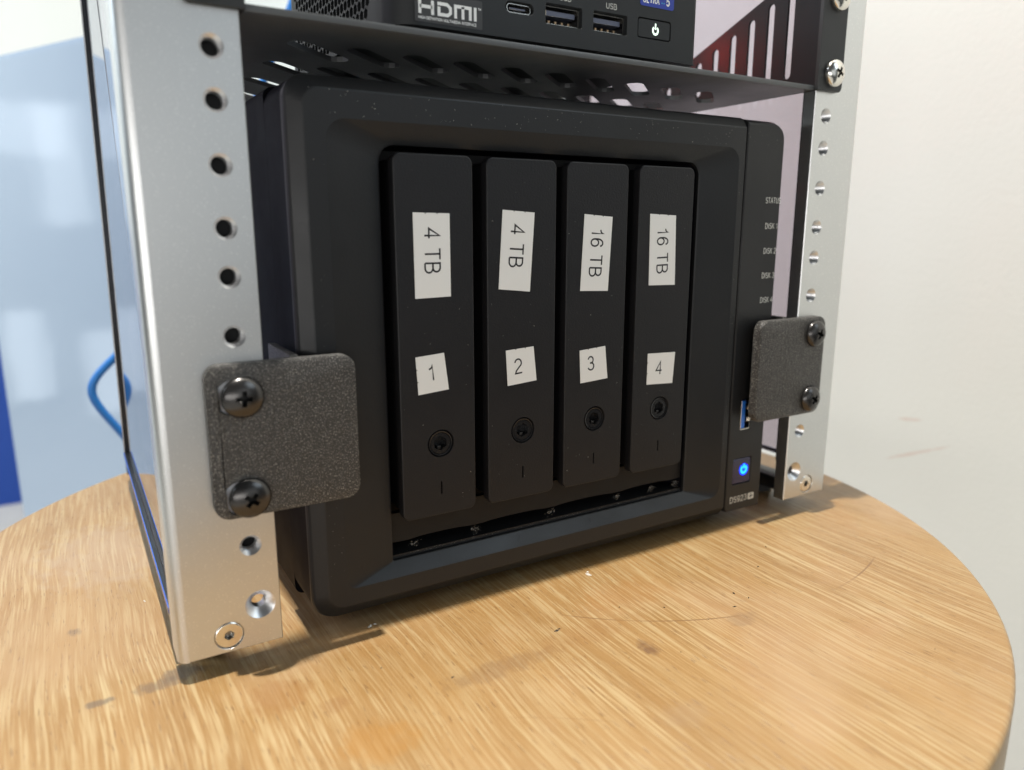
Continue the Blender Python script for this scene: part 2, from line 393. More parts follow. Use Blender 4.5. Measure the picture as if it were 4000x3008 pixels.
# single-stroke lettering -------------------------------------------------
def arc(cx, cy, rx, ry, a0, a1, n=9):
    return [(cx + rx * math.cos(math.radians(a0 + (a1 - a0) * k / n)), cy + ry * math.sin(math.radians(a0 + (a1 - a0) * k / n))) for k in range(n + 1)]
GL = {
 ' ': (0.30, []),
 '-': (0.36, [[(0.03, 0.4), (0.33, 0.4)]]),
 '1': (0.50, [[(0.06, 0.76), (0.20, 0.80), (0.29, 0.88), (0.32, 1.0), (0.32, 0)]]),
 '2': (0.64, [arc(0.32, 0.72, 0.26, 0.28, 170, -35, 10) + [(0.14, 0.19), (0.06, 0.0), (0.60, 0.0)]]),
 '3': (0.64, [arc(0.31, 0.75, 0.23, 0.25, 165, -80, 9) + [(0.24, 0.52)], [(0.24, 0.52)] + arc(0.31, 0.27, 0.26, 0.27, 85, -165, 10)]),
 '4': (0.66, [[(0.46, 0), (0.46, 1.0), (0.04, 0.30), (0.62, 0.30)]]),
 '5': (0.64, [[(0.55, 1), (0.16, 1), (0.10, 0.52)] + arc(0.32, 0.33, 0.26, 0.33, 130, -155, 10)]),
 '6': (0.64, [arc(0.33, 0.32, 0.25, 0.32, 0, 360, 14), [(0.08, 0.34)] + arc(0.36, 0.56, 0.28, 0.44, 180, 50, 8) + [(0.565, 0.78)]]),
 '9': (0.64, [arc(0.31, 0.68, 0.25, 0.32, 0, 360, 14), [(0.56, 0.66)] + arc(0.28, 0.44, 0.28, 0.44, 0, -130, 8)]),
 'T': (0.70, [[(0.02, 1), (0.68, 1)], [(0.35, 1), (0.35, 0)]]),
 'B': (0.70, [[(0.08, 0), (0.08, 1), (0.36, 1)] + arc(0.36, 0.76, 0.24, 0.24, 80, -80, 7) + [(0.08, 0.52)], [(0.08, 0.52), (0.38, 0.52)] + arc(0.38, 0.26, 0.27, 0.26, 80, -80, 7) + [(0.36, 0), (0.08, 0)]]),
 'D': (0.74, [[(0.08, 0), (0.08, 1), (0.32, 1)] + arc(0.32, 0.5, 0.36, 0.5, 80, -80, 9) + [(0.30, 0), (0.08, 0)]]),
 'S': (0.62, [arc(0.31, 0.75, 0.24, 0.25, 25, 200, 8)[:-1] + arc(0.31, 0.76, 0.24, 0.25, 205, 250, 3) + arc(0.31, 0.26, 0.26, 0.26, 70, -155, 10)]),
 'I': (0.26, [[(0.13, 0), (0.13, 1)]]),
 'K': (0.66, [[(0.08, 0), (0.08, 1)], [(0.58, 1), (0.08, 0.42)], [(0.24, 0.60), (0.62, 0)]]),
 'A': (0.70, [[(0.02, 0), (0.34, 1), (0.66, 0)], [(0.13, 0.34), (0.55, 0.34)]]),
 'U': (0.72, [[(0.08, 1)] + arc(0.35, 0.30, 0.27, 0.30, 180, 360, 10) + [(0.62, 1)]]),
 'H': (0.72, [[(0.08, 0), (0.08, 1)], [(0.62, 0), (0.62, 1)], [(0.08, 0.52), (0.62, 0.52)]]),
 'G': (0.76, [arc(0.38, 0.5, 0.32, 0.5, 45, 345, 14) + [(0.70, 0.48), (0.42, 0.48)]]),
 'C': (0.72, [arc(0.38, 0.5, 0.32, 0.5, 45, 315, 12)]),
 'O': (0.78, [arc(0.38, 0.5, 0.33, 0.5, 0, 360, 18)]),
 'E': (0.62, [[(0.56, 1), (0.08, 1), (0.08, 0), (0.58, 0)], [(0.08, 0.52), (0.50, 0.52)]]),
 'F': (0.58, [[(0.54, 1), (0.08, 1), (0.08, 0)], [(0.08, 0.50), (0.46, 0.50)]]),
 'L': (0.56, [[(0.08, 1), (0.08, 0), (0.52, 0)]]),
 'N': (0.72, [[(0.08, 0), (0.08, 1), (0.62, 0), (0.62, 1)]]),
 'M': (0.84, [[(0.08, 0), (0.08, 1), (0.41, 0.1), (0.74, 1), (0.74, 0)]]),
 'R': (0.68, [[(0.08, 0), (0.08, 1), (0.36, 1)] + arc(0.36, 0.76, 0.25, 0.24, 80, -80, 7) + [(0.08, 0.52)], [(0.36, 0.52), (0.60, 0)]]),
}
def ribbon(bm, pts, wd, P, mi=0):
    pts = [Vector(p) for p in pts]
    q = [pts[0]]
    for p in pts[1:]:
        if (p - q[-1]).length > 1e-4: q.append(p)
    pts = q; closed = (pts[0] - pts[-1]).length < 1e-3 and len(pts) > 3
    if closed: pts = pts[:-1]
    L, R_ = [], []; k = len(pts)
    for i, p in enumerate(pts):
        a = pts[i - 1] if (i > 0 or closed) else None
        b_ = pts[(i + 1) % k] if (i < k - 1 or closed) else None
        d1 = (p - a).normalized() if a is not None else None
        d2 = (b_ - p).normalized() if b_ is not None else None
        if d1 is None: d1 = d2
        if d2 is None: d2 = d1
        t = (d1 + d2)
        t = t.normalized() if t.length > 1e-3 else d1
        nrm = Vector((-t.y, t.x)); c = max(0.45, nrm.dot(Vector((-d1.y, d1.x))))
        o = nrm * (wd / 2 / c)
        L.append(bm.verts.new(P(*(p + o)))); R_.append(bm.verts.new(P(*(p - o))))
    for i in range(k if closed else k - 1):
        j = (i + 1) % k
        f = bm.faces.new((L[i], R_[i], R_[j], L[j])); f.material_index = mi
def text_w(s, tr=0.12): return sum(GL[c][0] + tr for c in s) - tr
def strokes(bm, s, org, ux, uy, h, wd, mi=0, length=None, tr=0.12, glyphs=None):
    """org: world mm of the lower left; ux, uy unit vectors of the baseline and the up direction"""
    org = Vector(org); ux = Vector(ux); uy = Vector(uy)
    tot = text_w(s, tr) * h; kx = (length / tot) if length else 1.0
    x = 0.0
    for c in s:
        g = GL[c]
        for ln in g[1]:
            pl = [((x + a) * h * kx, b_ * h) for a, b_ in ln]
            ribbon(bm, pl, wd, lambda u, v_: org + ux * u + uy * v_, mi)
        x += g[0] + tr
    return bm

# ------------------------------------------------------------------ the setting
TZ = -38.0        # table top height
def plane(name, pts, m_, kind='structure', label=None, thick=None):
    bm = B(); bm.faces.new([bm.verts.new(p) for p in pts]); fixn(bm)
    o = finish(bm, name, m_, smooth=0); o['kind'] = kind
    if label: o['label'] = label
    return o
WX = 300.0
bm = B(); box(bm, WX, WX + 60, -260, 1900, -500, 1900); o = finish(bm, 'wall', M_wall, smooth=0); o['kind'] = 'structure'
bm = B(); box(bm, -2600, WX - 3, 1900, 1960, -500, 1900); o = finish(bm, 'back_wall', M_wall, smooth=0); o['kind'] = 'structure'
bm = B(); box(bm, -2600, WX - 3, -1600, 1897, -560, -503); o = finish(bm, 'floor', M_floor, smooth=0); o['kind'] = 'structure'

# round table ------------------------------------------------------------
tab = empty('round_table', (-19, 60.3, TZ), 'round limed oak table top with worn stains under the metal rack', 'table')
bm = B(); R0 = 198.9; N = 160
prof = [(0, 0), (R0 - 1.6, 0), (R0 - 0.7, -0.35), (R0 - 0.15, -1.1), (R0, -2.2), (R0, -17), (R0 - 0.8, -18.6), (R0 - 2.5, -19.4), (0, -19.4)]
rings = []
for r, z in prof:
    if r == 0: rings.append([bm.verts.new((-19, 60.3, TZ + z))])
    else: rings.append([bm.verts.new((-19 + r * math.cos(2 * PI * k / N), 60.3 + r * math.sin(2 * PI * k / N), TZ + z)) for k in range(N)])
for a, c in zip(rings, rings[1:]):
    for i in range(N):
        j = (i + 1) % N
        if len(a) == 1: bm.faces.new((a[0], c[i], c[j]))
        elif len(c) == 1: bm.faces.new((a[i], c[0], a[j]))
        else: bm.faces.new((a[i], c[i], c[j], a[j]))
fixn(bm)
top = finish(bm, 'tabletop', M_oak, tab, at=(0, 0, TZ), smooth=40)
bm = B()
profile(bm, circ(-19, 60.3, 26, 40), -503, TZ - 19.5, closed=True, caps=True)
finish(fixn(bm), 'pedestal', mat('pedestal_metal', (0.5, 0.5, 0.5), 0.4, 1.0), tab)

# ------------------------------------------------------------------ rack
rack = empty('equipment_rack', (0, 95, TZ), 'small silver equipment rack with drilled rails and tinted side panels standing on the round table', 'rack')
HX = 118.26; RB = -31.3; RT = 330.0
HZ = []
z = 0.0; seq = (15.875, 15.875, 12.7); i = 0
while z < RT - 8:
    HZ.append(z); z += seq[i % 3]; i += 1
def rail(sgn):
    bm = B()
    x_in, x_out = 111.0, 137.0
    def mir(pts): return [(sgn * u, v_) for u, v_ in pts]
    o0 = mir([(x_in + 0.25, RB + 0.25), (x_out, RB + 0.25), (x_out, RT), (x_in + 0.25, RT)])
    o1 = mir([(x_in, RB), (x_out, RB), (x_out, RT), (x_in, RT)])
    outer = [(o0, 0.0), (o1, 0.25), (o1, 5.5)]
    holes = []
    for z_ in HZ:
        rg = [(circ(sgn * HX, z_, 3.05, 28), 0.0), (circ(sgn * HX, z_, 2.55, 28), 0.55)]
        y_ = 0.55
        while y_ < 5.0:
            rg.append((circ(sgn * HX, z_, 2.28, 28), y_ + 0.27)); rg.append((circ(sgn * HX, z_, 2.55, 28), y_ + 0.54)); y_ += 0.54
        rg.append((circ(sgn * HX, z_, 2.55, 28), 5.5))
        holes.append(rg)
    cx, cz = sgn * 116.8, -18.7
    holes.append([(circ(cx, cz, 4.35, 36), 0.0), (circ(cx, cz, 4.15, 36), 0.12), (circ(cx, cz, 2.0, 36), 2.6), (circ(cx, cz, 2.0, 36), 5.5)])
    hx, hz = sgn * 126.0, -26.1
    holes.append([(circ(hx, hz, 4.25, 36), 0.0), (circ(hx, hz, 4.12, 36), 0.2), (circ(hx, hz, 4.12, 36), 5.5)])
    slab(bm, outer, holes, FXZ, 0, 1)
    # rounded outer corner and side leg
    pts = [(x_out, 0.0)]
    for k in range(1, 9):
        a = math.radians(90 * k / 8); pts.append((x_out + 3 * math.sin(a), 3 - 3 * math.cos(a)))
    pts += [(140, 12), (138.6, 12), (138.6, 5.5), (x_out, 5.5)]
    profile(bm, [(sgn * x_, y_) for x_, y_ in pts], RB, RT, closed=True, caps=True)
    o = finish(fixn(bm), 'front_rail', [M_alu, M_cut], rack, smooth=28)
    bm = B(); a, b_ = sorted((sgn * 111.6, sgn * 126.0)); box(bm, a, b_, 5.6, 6.4, -14.0, RT)
    finish(bm, 'rail_hole_backing', M_inner, o)  # added black sheet that makes the rail holes look dark
    if sgn < 0: o['label'] = 'left silver front rail with round threaded holes'
    else: o['label'] = 'right silver front rail with round threaded holes'
    return o
railL = rail(-1); railR = rail(1)
# polar height-field heads (dome screws, flush hex screws)
def head_mesh(name, R_, prof_fn, cut_fn, depth, m_, nr=34, na=96, skirt=0.0, m2=None):
    bm = B(); rings = [[bm.verts.new((0, -(prof_fn(0) - (depth if cut_fn(0, 0) else 0)), 0))]]
    for i_ in range(1, nr + 1):
        r = R_ * i_ / nr; rg = []
        for k in range(na):
            a = 2 * PI * k / na; x_, z_ = r * math.cos(a), r * math.sin(a)
            rg.append(bm.verts.new((x_, -(prof_fn(r) - (depth if cut_fn(x_, z_) else 0)), z_)))
        rings.append(rg)
    if skirt:
        rings.append([bm.verts.new((v_.co.x, v_.co.y + skirt, v_.co.z)) for v_ in rings[-1]])
    for a, c in zip(rings, rings[1:]):
        for i_ in range(na):
            j = (i_ + 1) % na
            f = bm.faces.new((a[0], c[i_], c[j])) if len(a) == 1 else bm.faces.new((a[i_], c[i_], c[j], a[j]))
            q = f.calc_center_median()
            if m2 and cut_fn(q.x, q.z): f.material_index = 1
    fixn(bm); bm.transform(Matrix.Scale(S, 4))
    me = bpy.data.meshes.new(name); bm.to_mesh(me); bm.free(); me.materials.append(m_)
    if m2: me.materials.append(m2)
    for p in me.polygons: p.use_smooth = True
    me.set_sharp_from_angle(angle=math.radians(38))
    return me
def hexcut(r): return lambda x_, z_: max(abs(x_), abs(x_ * 0.5 + z_ * 0.866), abs(x_ * 0.5 - z_ * 0.866)) < r
def cross(x_, z_, a=0.55, b_=2.1): return (abs(x_) < a and abs(z_) < b_) or (abs(z_) < a and abs(x_) < b_) or (abs(x_) + abs(z_) < 1.25)
me_flush = head_mesh('flush_screw', 3.95, lambda r: 0.0 if r < 3.6 else -(r - 3.6) * 0.8, hexcut(1.25), 1.6, M_silver, 30, 72, 1.5, M_hexr)
me_dome = head_mesh('screw', 5.7, lambda r: 0.5 + 2.9 * math.sqrt(max(0.0, 1 - (r / 5.75) ** 2)), cross, 2.3, M_scr, 40, 120, 0.5, M_recess)
me_domes = head_mesh('screw', 5.2, lambda r: 1.0 + 2.6 * math.sqrt(max(0.0, 1 - (r / 5.25) ** 2)), cross, 2.0, M_silver, 40, 120, 1.0, M_hexr)
def put(name, me, parent, loc, roty=0.0, label=None):
    o = bpy.data.objects.new(name, me); COL.objects.link(o); o.parent = parent
    o.location = Vector(loc) * S - origin(parent); o.rotation_euler = (0, math.radians(roty), 0)
    if label: o['label'] = label
    return o
put('flush_screw', me_flush, railL, (-126.0, 0.12, -26.1), 12)
put('flush_screw', me_flush, railR, (126.0, 0.12, -26.1), 40)

def side(sgn):
    x0, x1 = (-138.4, -135.4) if sgn < 0 else (135.4, 138.4)
    bm = B(); box(bm, x0, x1, 13, 189.5, -20, RT)
    if sgn < 0:             # the rack leans a touch: its back is pulled in towards the top
        for v_ in bm.verts:
            if v_.co.y > 100: v_.co.x += max(0.0, v_.co.z + 20) * 0.014
    p = finish(bm, 'side_panel', M_acr, rack, smooth=0, label=('left' if sgn < 0 else 'right') + ' tinted see-through side panel')
    # rear post: silver corners over a black core, standing a little proud of the panel
    xo, xi = sgn * 140.0, sgn * 128.0
    a, b_ = min(xo, xi), max(xo, xi)
    bm = B(); box(bm, a + 0.6, b_ - 0.3, 190.6, 200, RB, RT, 0.0, 1, 0)
    lo, hi = sorted((sgn * 139.35, sgn * 138.45)); box(bm, lo, hi, 189.6, 190.5, -20, RT, 0.0, 1, 0)
    lo, hi = sorted((sgn * 139.9, sgn * 139.36)); box(bm, lo, hi, 189.5, 190.5, -20, RT, 0.1, 1, 1)
    fixn(bm)
    if sgn < 0:
        for v_ in bm.verts: v_.co.x += max(0.0, v_.co.z + 20) * 0.014
    finish(bm, 'rear_post', [M_blackbar, M_alu], rack)
    # lower ledge of the panel with its blue film edge
    lo, li = sgn * 139.9, sgn * 138.5
    a, b_ = min(lo, li), max(lo, li)
    bm = B(); box(bm, a + 0.02, b_, 12.5, 189.5, -20.9, -19.6, 0, 1, 0)
    ea, eb = (a - 0.3, a) if sgn < 0 else (b_, b_ + 0.3)
    box(bm, ea, eb, 12.5, 189.5, -21.2, -19.3, 0, 1, 1)
    finish(fixn(bm), 'panel_trim', [M_blackbar, M_bluefilm], rack)
    # bottom side beam
    a, b_ = sorted((sgn * 126.0, sgn * 136.0))
    bm = B(); box(bm, a, b_, 12.5, 189.5, -34.5, -28, 0.4, 2, 0)
    finish(fixn(bm), 'bottom_beam', M_blackbar, rack)
    for y_ in (30, 178):
        bm = B(); profile(bm, circ(sgn * 130, y_, 6, 20), TZ, -34.6, closed=True, caps=True)
        finish(fixn(bm), 'foot', M_rubber, rack)
side(-1); side(1)
bm = B(); box(bm, -127, 127, 191, 199, -34, -26, 0.4); finish(fixn(bm), 'rear_beam', M_blackbar, rack)

# ------------------------------------------------------------------ retaining brackets
def bracket(sgn, label):
    x0, x1 = (-127.3, -85.9) if sgn < 0 else (84.3, 125.6)
    z0, z1 = (9.9, 53.4) if sgn < 0 else (8.9, 51.4)
    t = empty('retaining_bracket', ((x0 + x1) / 2, 0, z0), label, 'bracket', 'printed brackets holding the storage unit')
    bm = B(); rr = 4.2
    lw_, rw_ = (3.2, 0.9) if sgn < 0 else (1.1, 0.8)
    rings = []; N_ = 6
    for k in range(N_):      # rounded top edge left as small terraces by the printer
        t0 = 1 - k / N_; t1 = 1 - (k + 0.75) / N_
        yy = -3.45 + 0.75 * (k / N_) ** 1.6
        for t_, dy in (((t0, 0.0),) if k == 0 else ((t0, 0.0), (t1, 0.02), (t1 - 0.02, 0.09))):
            rings.append((rrect(x0 + lw_ * t_, x1 - rw_ * t_, z0 + 0.9 * t_, z1 - 0.9 * t_, max(1.5, rr - 0.9 * t_), 8), yy + dy))
    y_ = -2.65
    while y_ < -0.3:        # the layers left by the printer
        rings.append((rrect(x0, x1, z0, z1, rr, 8), y_ + 0.12)); rings.append((rrect(x0, x1, z0, z1, rr, 8), y_ + 0.26))
        rings.append((rrect(x0 + 0.13, x1 - 0.13, z0 + 0.13, z1 - 0.13, rr, 8), y_ + 0.36)); y_ += 0.36
    rings.append((rrect(x0, x1, z0, z1, rr, 8), -0.03))
    hs = []
    for z_ in (HZ[3], HZ[1]):
        hx = -120.2 if sgn < 0 else 118.3
        hs.append([(circ(hx, z_ - 0.2, 5.1, 32), -3.45), (circ(hx, z_ - 0.2, 4.9, 32), -3.2), (circ(hx, z_ - 0.2, 4.9, 32), -0.03)])
    slab(bm, rings, hs, FXZ)
    p = finish(fixn(bm), 'plate', M_bra, t, smooth=25)
    bm = B()
    a, b_ = (-103.9, -101.4) if sgn < 0 else (101.6, 104.1)
    box(bm, a, b_, 0.0, 26, z0 + 0.6, z1 + 0.6, 0.5)
    finish(fixn(bm), 'flange', M_bra, t)
    for z_, rot in ((HZ[3], 3), (HZ[1], 38)) if sgn < 0 else ((HZ[3], 20), (HZ[1], 35)):
        hx = -118.0 if sgn < 0 else 118.2
        bm = B(); wx = -120.2 if sgn < 0 else 118.3
        slab(bm, [(circ(wx, z_ - 0.2, 4.8, 28), -2.2), (circ(wx, z_ - 0.2, 4.8, 28), -0.04)], (), FXZ)
        finish(fixn(bm), 'hole_disc', M_hole_disc, t)  # added pale disc standing in for the lit rail beside the screw
        put('screw', me_dome, t, (hx, -3.46, z_ - 0.2), rot)
    return t
bracket(-1, 'black printed bracket on the left rail, larger in view, overlapping the storage unit')
bracket(1, 'black printed bracket on the right rail, beside the blue USB port')

# ------------------------------------------------------------------ storage unit
nas = empty('storage_unit', (0, 115, TZ), 'black four-bay network storage unit with labelled drive trays inside the rack', 'storage unit')
NY = 3.5
bm = B()
BX0, BX1, BZ0, BZ1 = -100.0, 77.2, -33.2, 130.6
def bz(ins, y_, r): return (rrect(BX0 + ins[0], BX1 - ins[1], BZ0 + ins[2], BZ1 - ins[3], r, 10), y_)
outer = [bz((4.9, 0.55, 4.6, 4.2), NY, [0.3, 4.5, 5, 0.3]), bz((4.4, 0.25, 4.2, 3.8), NY + 0.12, [0.3, 5, 5.5, 0.3]), bz((0.9, 0.0, 1.1, 0.9), NY + 2.3, [0.3, 6, 8, 0.3]), bz((0.35, 0, 0.5, 0.35), NY + 2.9, [0.3, 6, 8, 0.3]), bz((0.05, 0, 0.1, 0), NY + 3.8, [0.3, 7, 8, 0.3]), bz((0, 0, 0, 0), NY + 4.8, [0.3, 7, 8, 0.3])]
# the dished frame around the bays: outer outline O on the face, inner opening I further back
O_ = rrect(-89.3, 73.8, -23.2, 119.0, [6, 6, 3, 5], 10)
I_ = rrect(-72.6, 56.2, -18.8, 113.0, [5, 5, 0.4, 0.4], 10)
I2 = rrect(-72.5, 56.1, -18.9, 112.9, [5, 5, 0.4, 0.4], 10)
hole = [(O_, NY), (rrect(-73.1, 56.7, -19.0, 113.4, [5.2, 5.2, 0.6, 0.6], 10), NY + 3.35), (I_, NY + 3.6), (I2, NY + 4.4), (I2, NY + 4.8)]
slab(bm, outer, [hole], FXZ)
bezel = finish(fixn(bm), 'front_frame', M_nas, nas, smooth=10.5)
# seam filler + status panel on the right
PX0, PX1 = 77.75, 100.3
def pz(i_, y_, r): return (rrect(PX0 + i_[0], PX1 - i_[1], -32.6 + i_[2], 130.4 - i_[3], r, 6), y_)
ux0, ux1, uz0, uz1 = 84.0, 90.4, 4.2, 17.9
bx0, bx1, bz0, bz1 = 81.2, 92.6, -20.1, -8.1
bm = B()
slab(bm, [pz((0.5, 1.9, 1.3, 2.4), NY, [5.0, 0.3, 1.5, 0.3]), pz((0.2, 1.2, 0.8, 1.6), NY + 0.5, [6, 0.3, 2, 0.3]), pz((0, 0.3, 0.2, 0.4), NY + 2.6, [7, 0.3, 2.5, 0.3]), pz((0, 0, 0, 0), NY + 5, [7, 0.3, 3, 0.3]), pz((0, 0, 0, 0), NY + 24, [7, 0.3, 3, 0.3])],
     [[(rrect(ux0, ux1, uz0, uz1, 0.5, 3), NY), (rrect(ux0 + 0.1, ux1 - 0.1, uz0 + 0.1, uz1 - 0.1, 0.5, 3), NY + 12)],
      [(rrect(bx0, bx1, bz0, bz1, 0.8, 3), NY), (rrect(bx0 + 0.25, bx1 - 0.25, bz0 + 0.25, bz1 - 0.25, 0.8, 3), NY + 0.5), (rrect(bx0 + 0.25, bx1 - 0.25, bz0 + 0.25, bz1 - 0.25, 0.8, 3), NY + 6)]], FXZ)
panel = finish(fixn(bm), 'status_panel', M_nas, nas, smooth=24)
def z_w(v_): return v_
for s_, z_, x_ in (('STATUS', 98.5, 90.2), ('DISK 1', 88.4, 90.9), ('DISK 2', 78.4, 90.9), ('DISK 3', 68.4, 90.9), ('DISK 4', 58.3, 90.9)):
    bm = B(); strokes(bm, s_, (x_, NY - 0.03, z_), (1, 0, 0), (0, 0, 1), 2.1, 0.34, 0, length=(8.8 if s_ == 'STATUS' else 7.4))
    finish(bm, 'printed_word', M_print, panel, smooth=0)
bm = B(); strokes(bm, 'DS923', (80.6, NY - 0.03, -27.9), (1, 0, 0), (0, 0, 1), 2.5, 0.36, 0, length=10.3)
slab(bm, [(rrect(91.6, 95.3, -28.2, -25.2, 0.6, 3), NY - 0.05), (rrect(91.6, 95.3, -28.2, -25.2, 0.6, 3), NY - 0.01)], (), FXZ, 0)
slab(bm, [(rrect(93.25, 93.65, -27.8, -25.6, 0.05, 1), NY - 0.09), (rrect(93.25, 93.65, -27.8, -25.6, 0.05, 1), NY - 0.05)], (), FXZ, 1)
slab(bm, [(rrect(92.3, 94.6, -26.9, -26.5, 0.05, 1), NY - 0.11), (rrect(92.3, 94.6, -26.9, -26.5, 0.05, 1), NY - 0.06)], (), FXZ, 1)
finish(bm, 'model_text', [M_print, M_ink], panel, smooth=0)
# usb socket
bm = B()
fr_ = [(rrect(ux0 + 0.15, ux1 - 0.15, uz0 + 0.15, uz1 - 0.15, 0.4, 3), NY + 0.4), (rrect(ux0 + 0.15, ux1 - 0.15, uz0 + 0.15, uz1 - 0.15, 0.4, 3), NY + 11)]
slab(bm, fr_, [[(rrect(ux0 + 0.5, ux1 - 0.5, uz0 + 0.5, uz1 - 0.5, 0.3, 3), NY + 0.4), (rrect(ux0 + 0.5, ux1 - 0.5, uz0 + 0.5, uz1 - 0.5, 0.3, 3), NY + 11)]], FXZ, 0)
box(bm, ux0 + 0.45, ux0 + 2.9, NY + 0.25, NY + 10, uz0 + 0.7, uz1 - 0.7, 0.15, 1, 1)
for k in range(4):
    zz = uz0 + 2.2 + k * 3.0; box(bm, ux0 + 3.0, ux0 + 3.5, NY + 1.4, NY + 9, zz - 0.5, zz + 0.5, 0, 1, 2)
for k in range(2):
    zz = uz0 + 4.2 + k * 5.2; box(bm, ux1 - 1.4, ux1 - 0.75, NY + 1.0, NY + 6, zz - 1.0, zz + 1.0, 0.2, 1, 0)
box(bm, ux0 + 0.4, ux1 - 0.4, NY + 10.2, NY + 11, uz0 + 0.4, uz1 - 0.4, 0, 1, 3)
finish(fixn(bm), 'usb_port', [M_chrome, M_usb, M_pins, M_inner], panel, smooth=25)
# power button with its blue light
bm = B()
slab(bm, [(rrect(bx0 + 0.8, bx1 - 0.8, bz0 + 0.8, bz1 - 0.8, 0.5, 3), NY + 0.1), (rrect(bx0 + 0.4, bx1 - 0.4, bz0 + 0.4, bz1 - 0.4, 0.7, 3), NY + 0.45), (rrect(bx0 + 0.4, bx1 - 0.4, bz0 + 0.4, bz1 - 0.4, 0.7, 3), NY + 5)], (), FXZ)
pb = finish(fixn(bm), 'power_button', M_btn, panel, smooth=25)
cx, cz = 88.0, -13.4
bm = B()
ribbon(bm, arc(cx, cz - 0.2, 1.55, 1.55, 120, 420, 20), 2.3, lambda u, v_: (u, NY + 0.06, v_), 0)  # wide blue strokes stand in for the halo around the lit symbol
ribbon(bm, [(cx, cz + 2.5), (cx, cz - 0.1)], 1.6, lambda u, v_: (u, NY + 0.05, v_), 0)
ribbon(bm, arc(cx, cz - 0.2, 1.55, 1.55, 118, 422, 20), 1.15, lambda u, v_: (u, NY + 0.02, v_), 1)
ribbon(bm, [(cx, cz + 2.2), (cx, cz + 0.2)], 0.95, lambda u, v_: (u, NY + 0.01, v_), 1)
finish(bm, 'power_symbol', [M_eblue, M_ecyan], pb, smooth=0)
# body shell behind the frame
bm = B()
slab(bm, [(rrect(-99.9, 77.2, -33.1, 130.5, [0.3, 7, 8, 0.3], 8), NY + 4.9), (rrect(-99.9, 77.2, -33.1, 130.5, [0.3, 7, 8, 0.3], 8), NY + 24.4)], [[(I2, NY + 4.9), (I2, NY + 24.4)]], FXZ)
finish(fixn(bm), 'front_sleeve', M_body, nas, smooth=25)
bm = B()
slab(bm, [(rrect(-99.9, 99.5, -33, 129.8, 3, 4), NY + 24.5), (rrect(-99.9, 99.5, -33, 129.8, 3, 4), 222)], (), FXZ)
finish(fixn(bm), 'steel_body', M_body, nas, smooth=25)
bm = B(); box(bm, 77.25, 77.7, NY + 1.6, NY + 24, -31, 128.5); finish(bm, 'seam_strip', M_inner, nas)
bm = B(); box(bm, -72, 56, 24, 27.6, -19, 113); finish(bm, 'bay_back', M_inner, nas)
for x_ in (-84, 84):
    for y_ in (28, 205):
        bm = B(); profile(bm, circ(x_, y_, 8, 24), TZ, -33.05, closed=True, caps=True); finish(fixn(bm), 'foot', M_rubber, nas)
# scalloped sill under the trays
bm = B()
def sill_pts(y_):
    pts = [(-72.4, -3.2), (-72.4, -13.2)]
    xs = [(-66, -43), (-38, -11), (-7, 20), (25, 50)]
    for a, b_ in xs:
        pts.append((a - 1.5, -13.4))
        for k in range(0, 7):
            t = k / 6; pts.append((a + (b_ - a) * t, -13.4 + 0.55 * math.sin(PI * t) ** 0.5 if 0 < t < 1 else -13.4))
        pts.append((b_ + 1.2, -13.4))
    pts += [(56.0, -13.2), (56.0, -3.2)]
    return pts
slab(bm, [(sill_pts(0), NY + 5.5), (sill_pts(0), NY + 8.0)], (), FXZ)
finish(fixn(bm), 'bay_sill', M_sill, nas, smooth=25)
bm = B(); slab(bm, [(rrect(-72.4, 56.0, -18.85, -17.6, 0.1, 1), NY + 5), (rrect(-72.4, 56.0, -18.85, -17.6, 0.1, 1), 24)], (), FXZ); finish(fixn(bm), 'bay_floor', M_nas, nas)
# engraved bay numbers on the sloping lip (dark)
for s_, x_ in (('1', -57.0), ('2', -25.5), ('3', 6.2), ('4', 37.4)):
    bm = B(); strokes(bm, s_, (x_, NY + 1.15, -21.6), (1, 0, 0), Vector((0, 0.62, 0.78)).normalized(), 2.3, 0.34, 0)
    finish(bm, 'bay_number', M_ink, bezel, smooth=0)

TR = [(-69.8, -43.2), (-38.4, -11.5), (-7.3, 19.3), (24.2, 50.8)]
LAB = [([(-63.8, 93.5), (-51.5, 93.3), (-51.5, 67.7), (-63.7, 67.5)], '4 TB', (82.0, 13.9)),
       ([(-32.5, 94.6), (-20.3, 93.8), (-22.0, 67.9), (-34.1, 69.2)], '4 TB', (83.0, 13.9)),
       ([(0.1, 93.5), (12.3, 92.6), (11.0, 66.7), (-1.2, 67.2)], '16 TB', (80.2, 16.6)),
       ([(29.6, 93.8), (42.1, 93.3), (43.0, 67.6), (30.1, 67.9)], '16 TB', (80.4, 16.6))]
NUM = [([(-64.2, 49.2), (-54.3, 49.9), (-52.8, 37.8), (-63.5, 37.0)], '1', (-58.5, 41.2)),
       ([(-31.4, 48.6), (-20.4, 49.2), (-19.1, 37.2), (-30.7, 36.4)], '2', (-26.7, 40.3)),
       ([(-0.9, 46.0), (10.5, 46.8), (11.9, 34.7), (-0.3, 34.0)], '3', (4.0, 38.4)),
       ([(31.0, 42.1), (44.8, 41.6), (44.0, 29.4), (30.9, 30.1)], '4', (36.3, 33.7))]
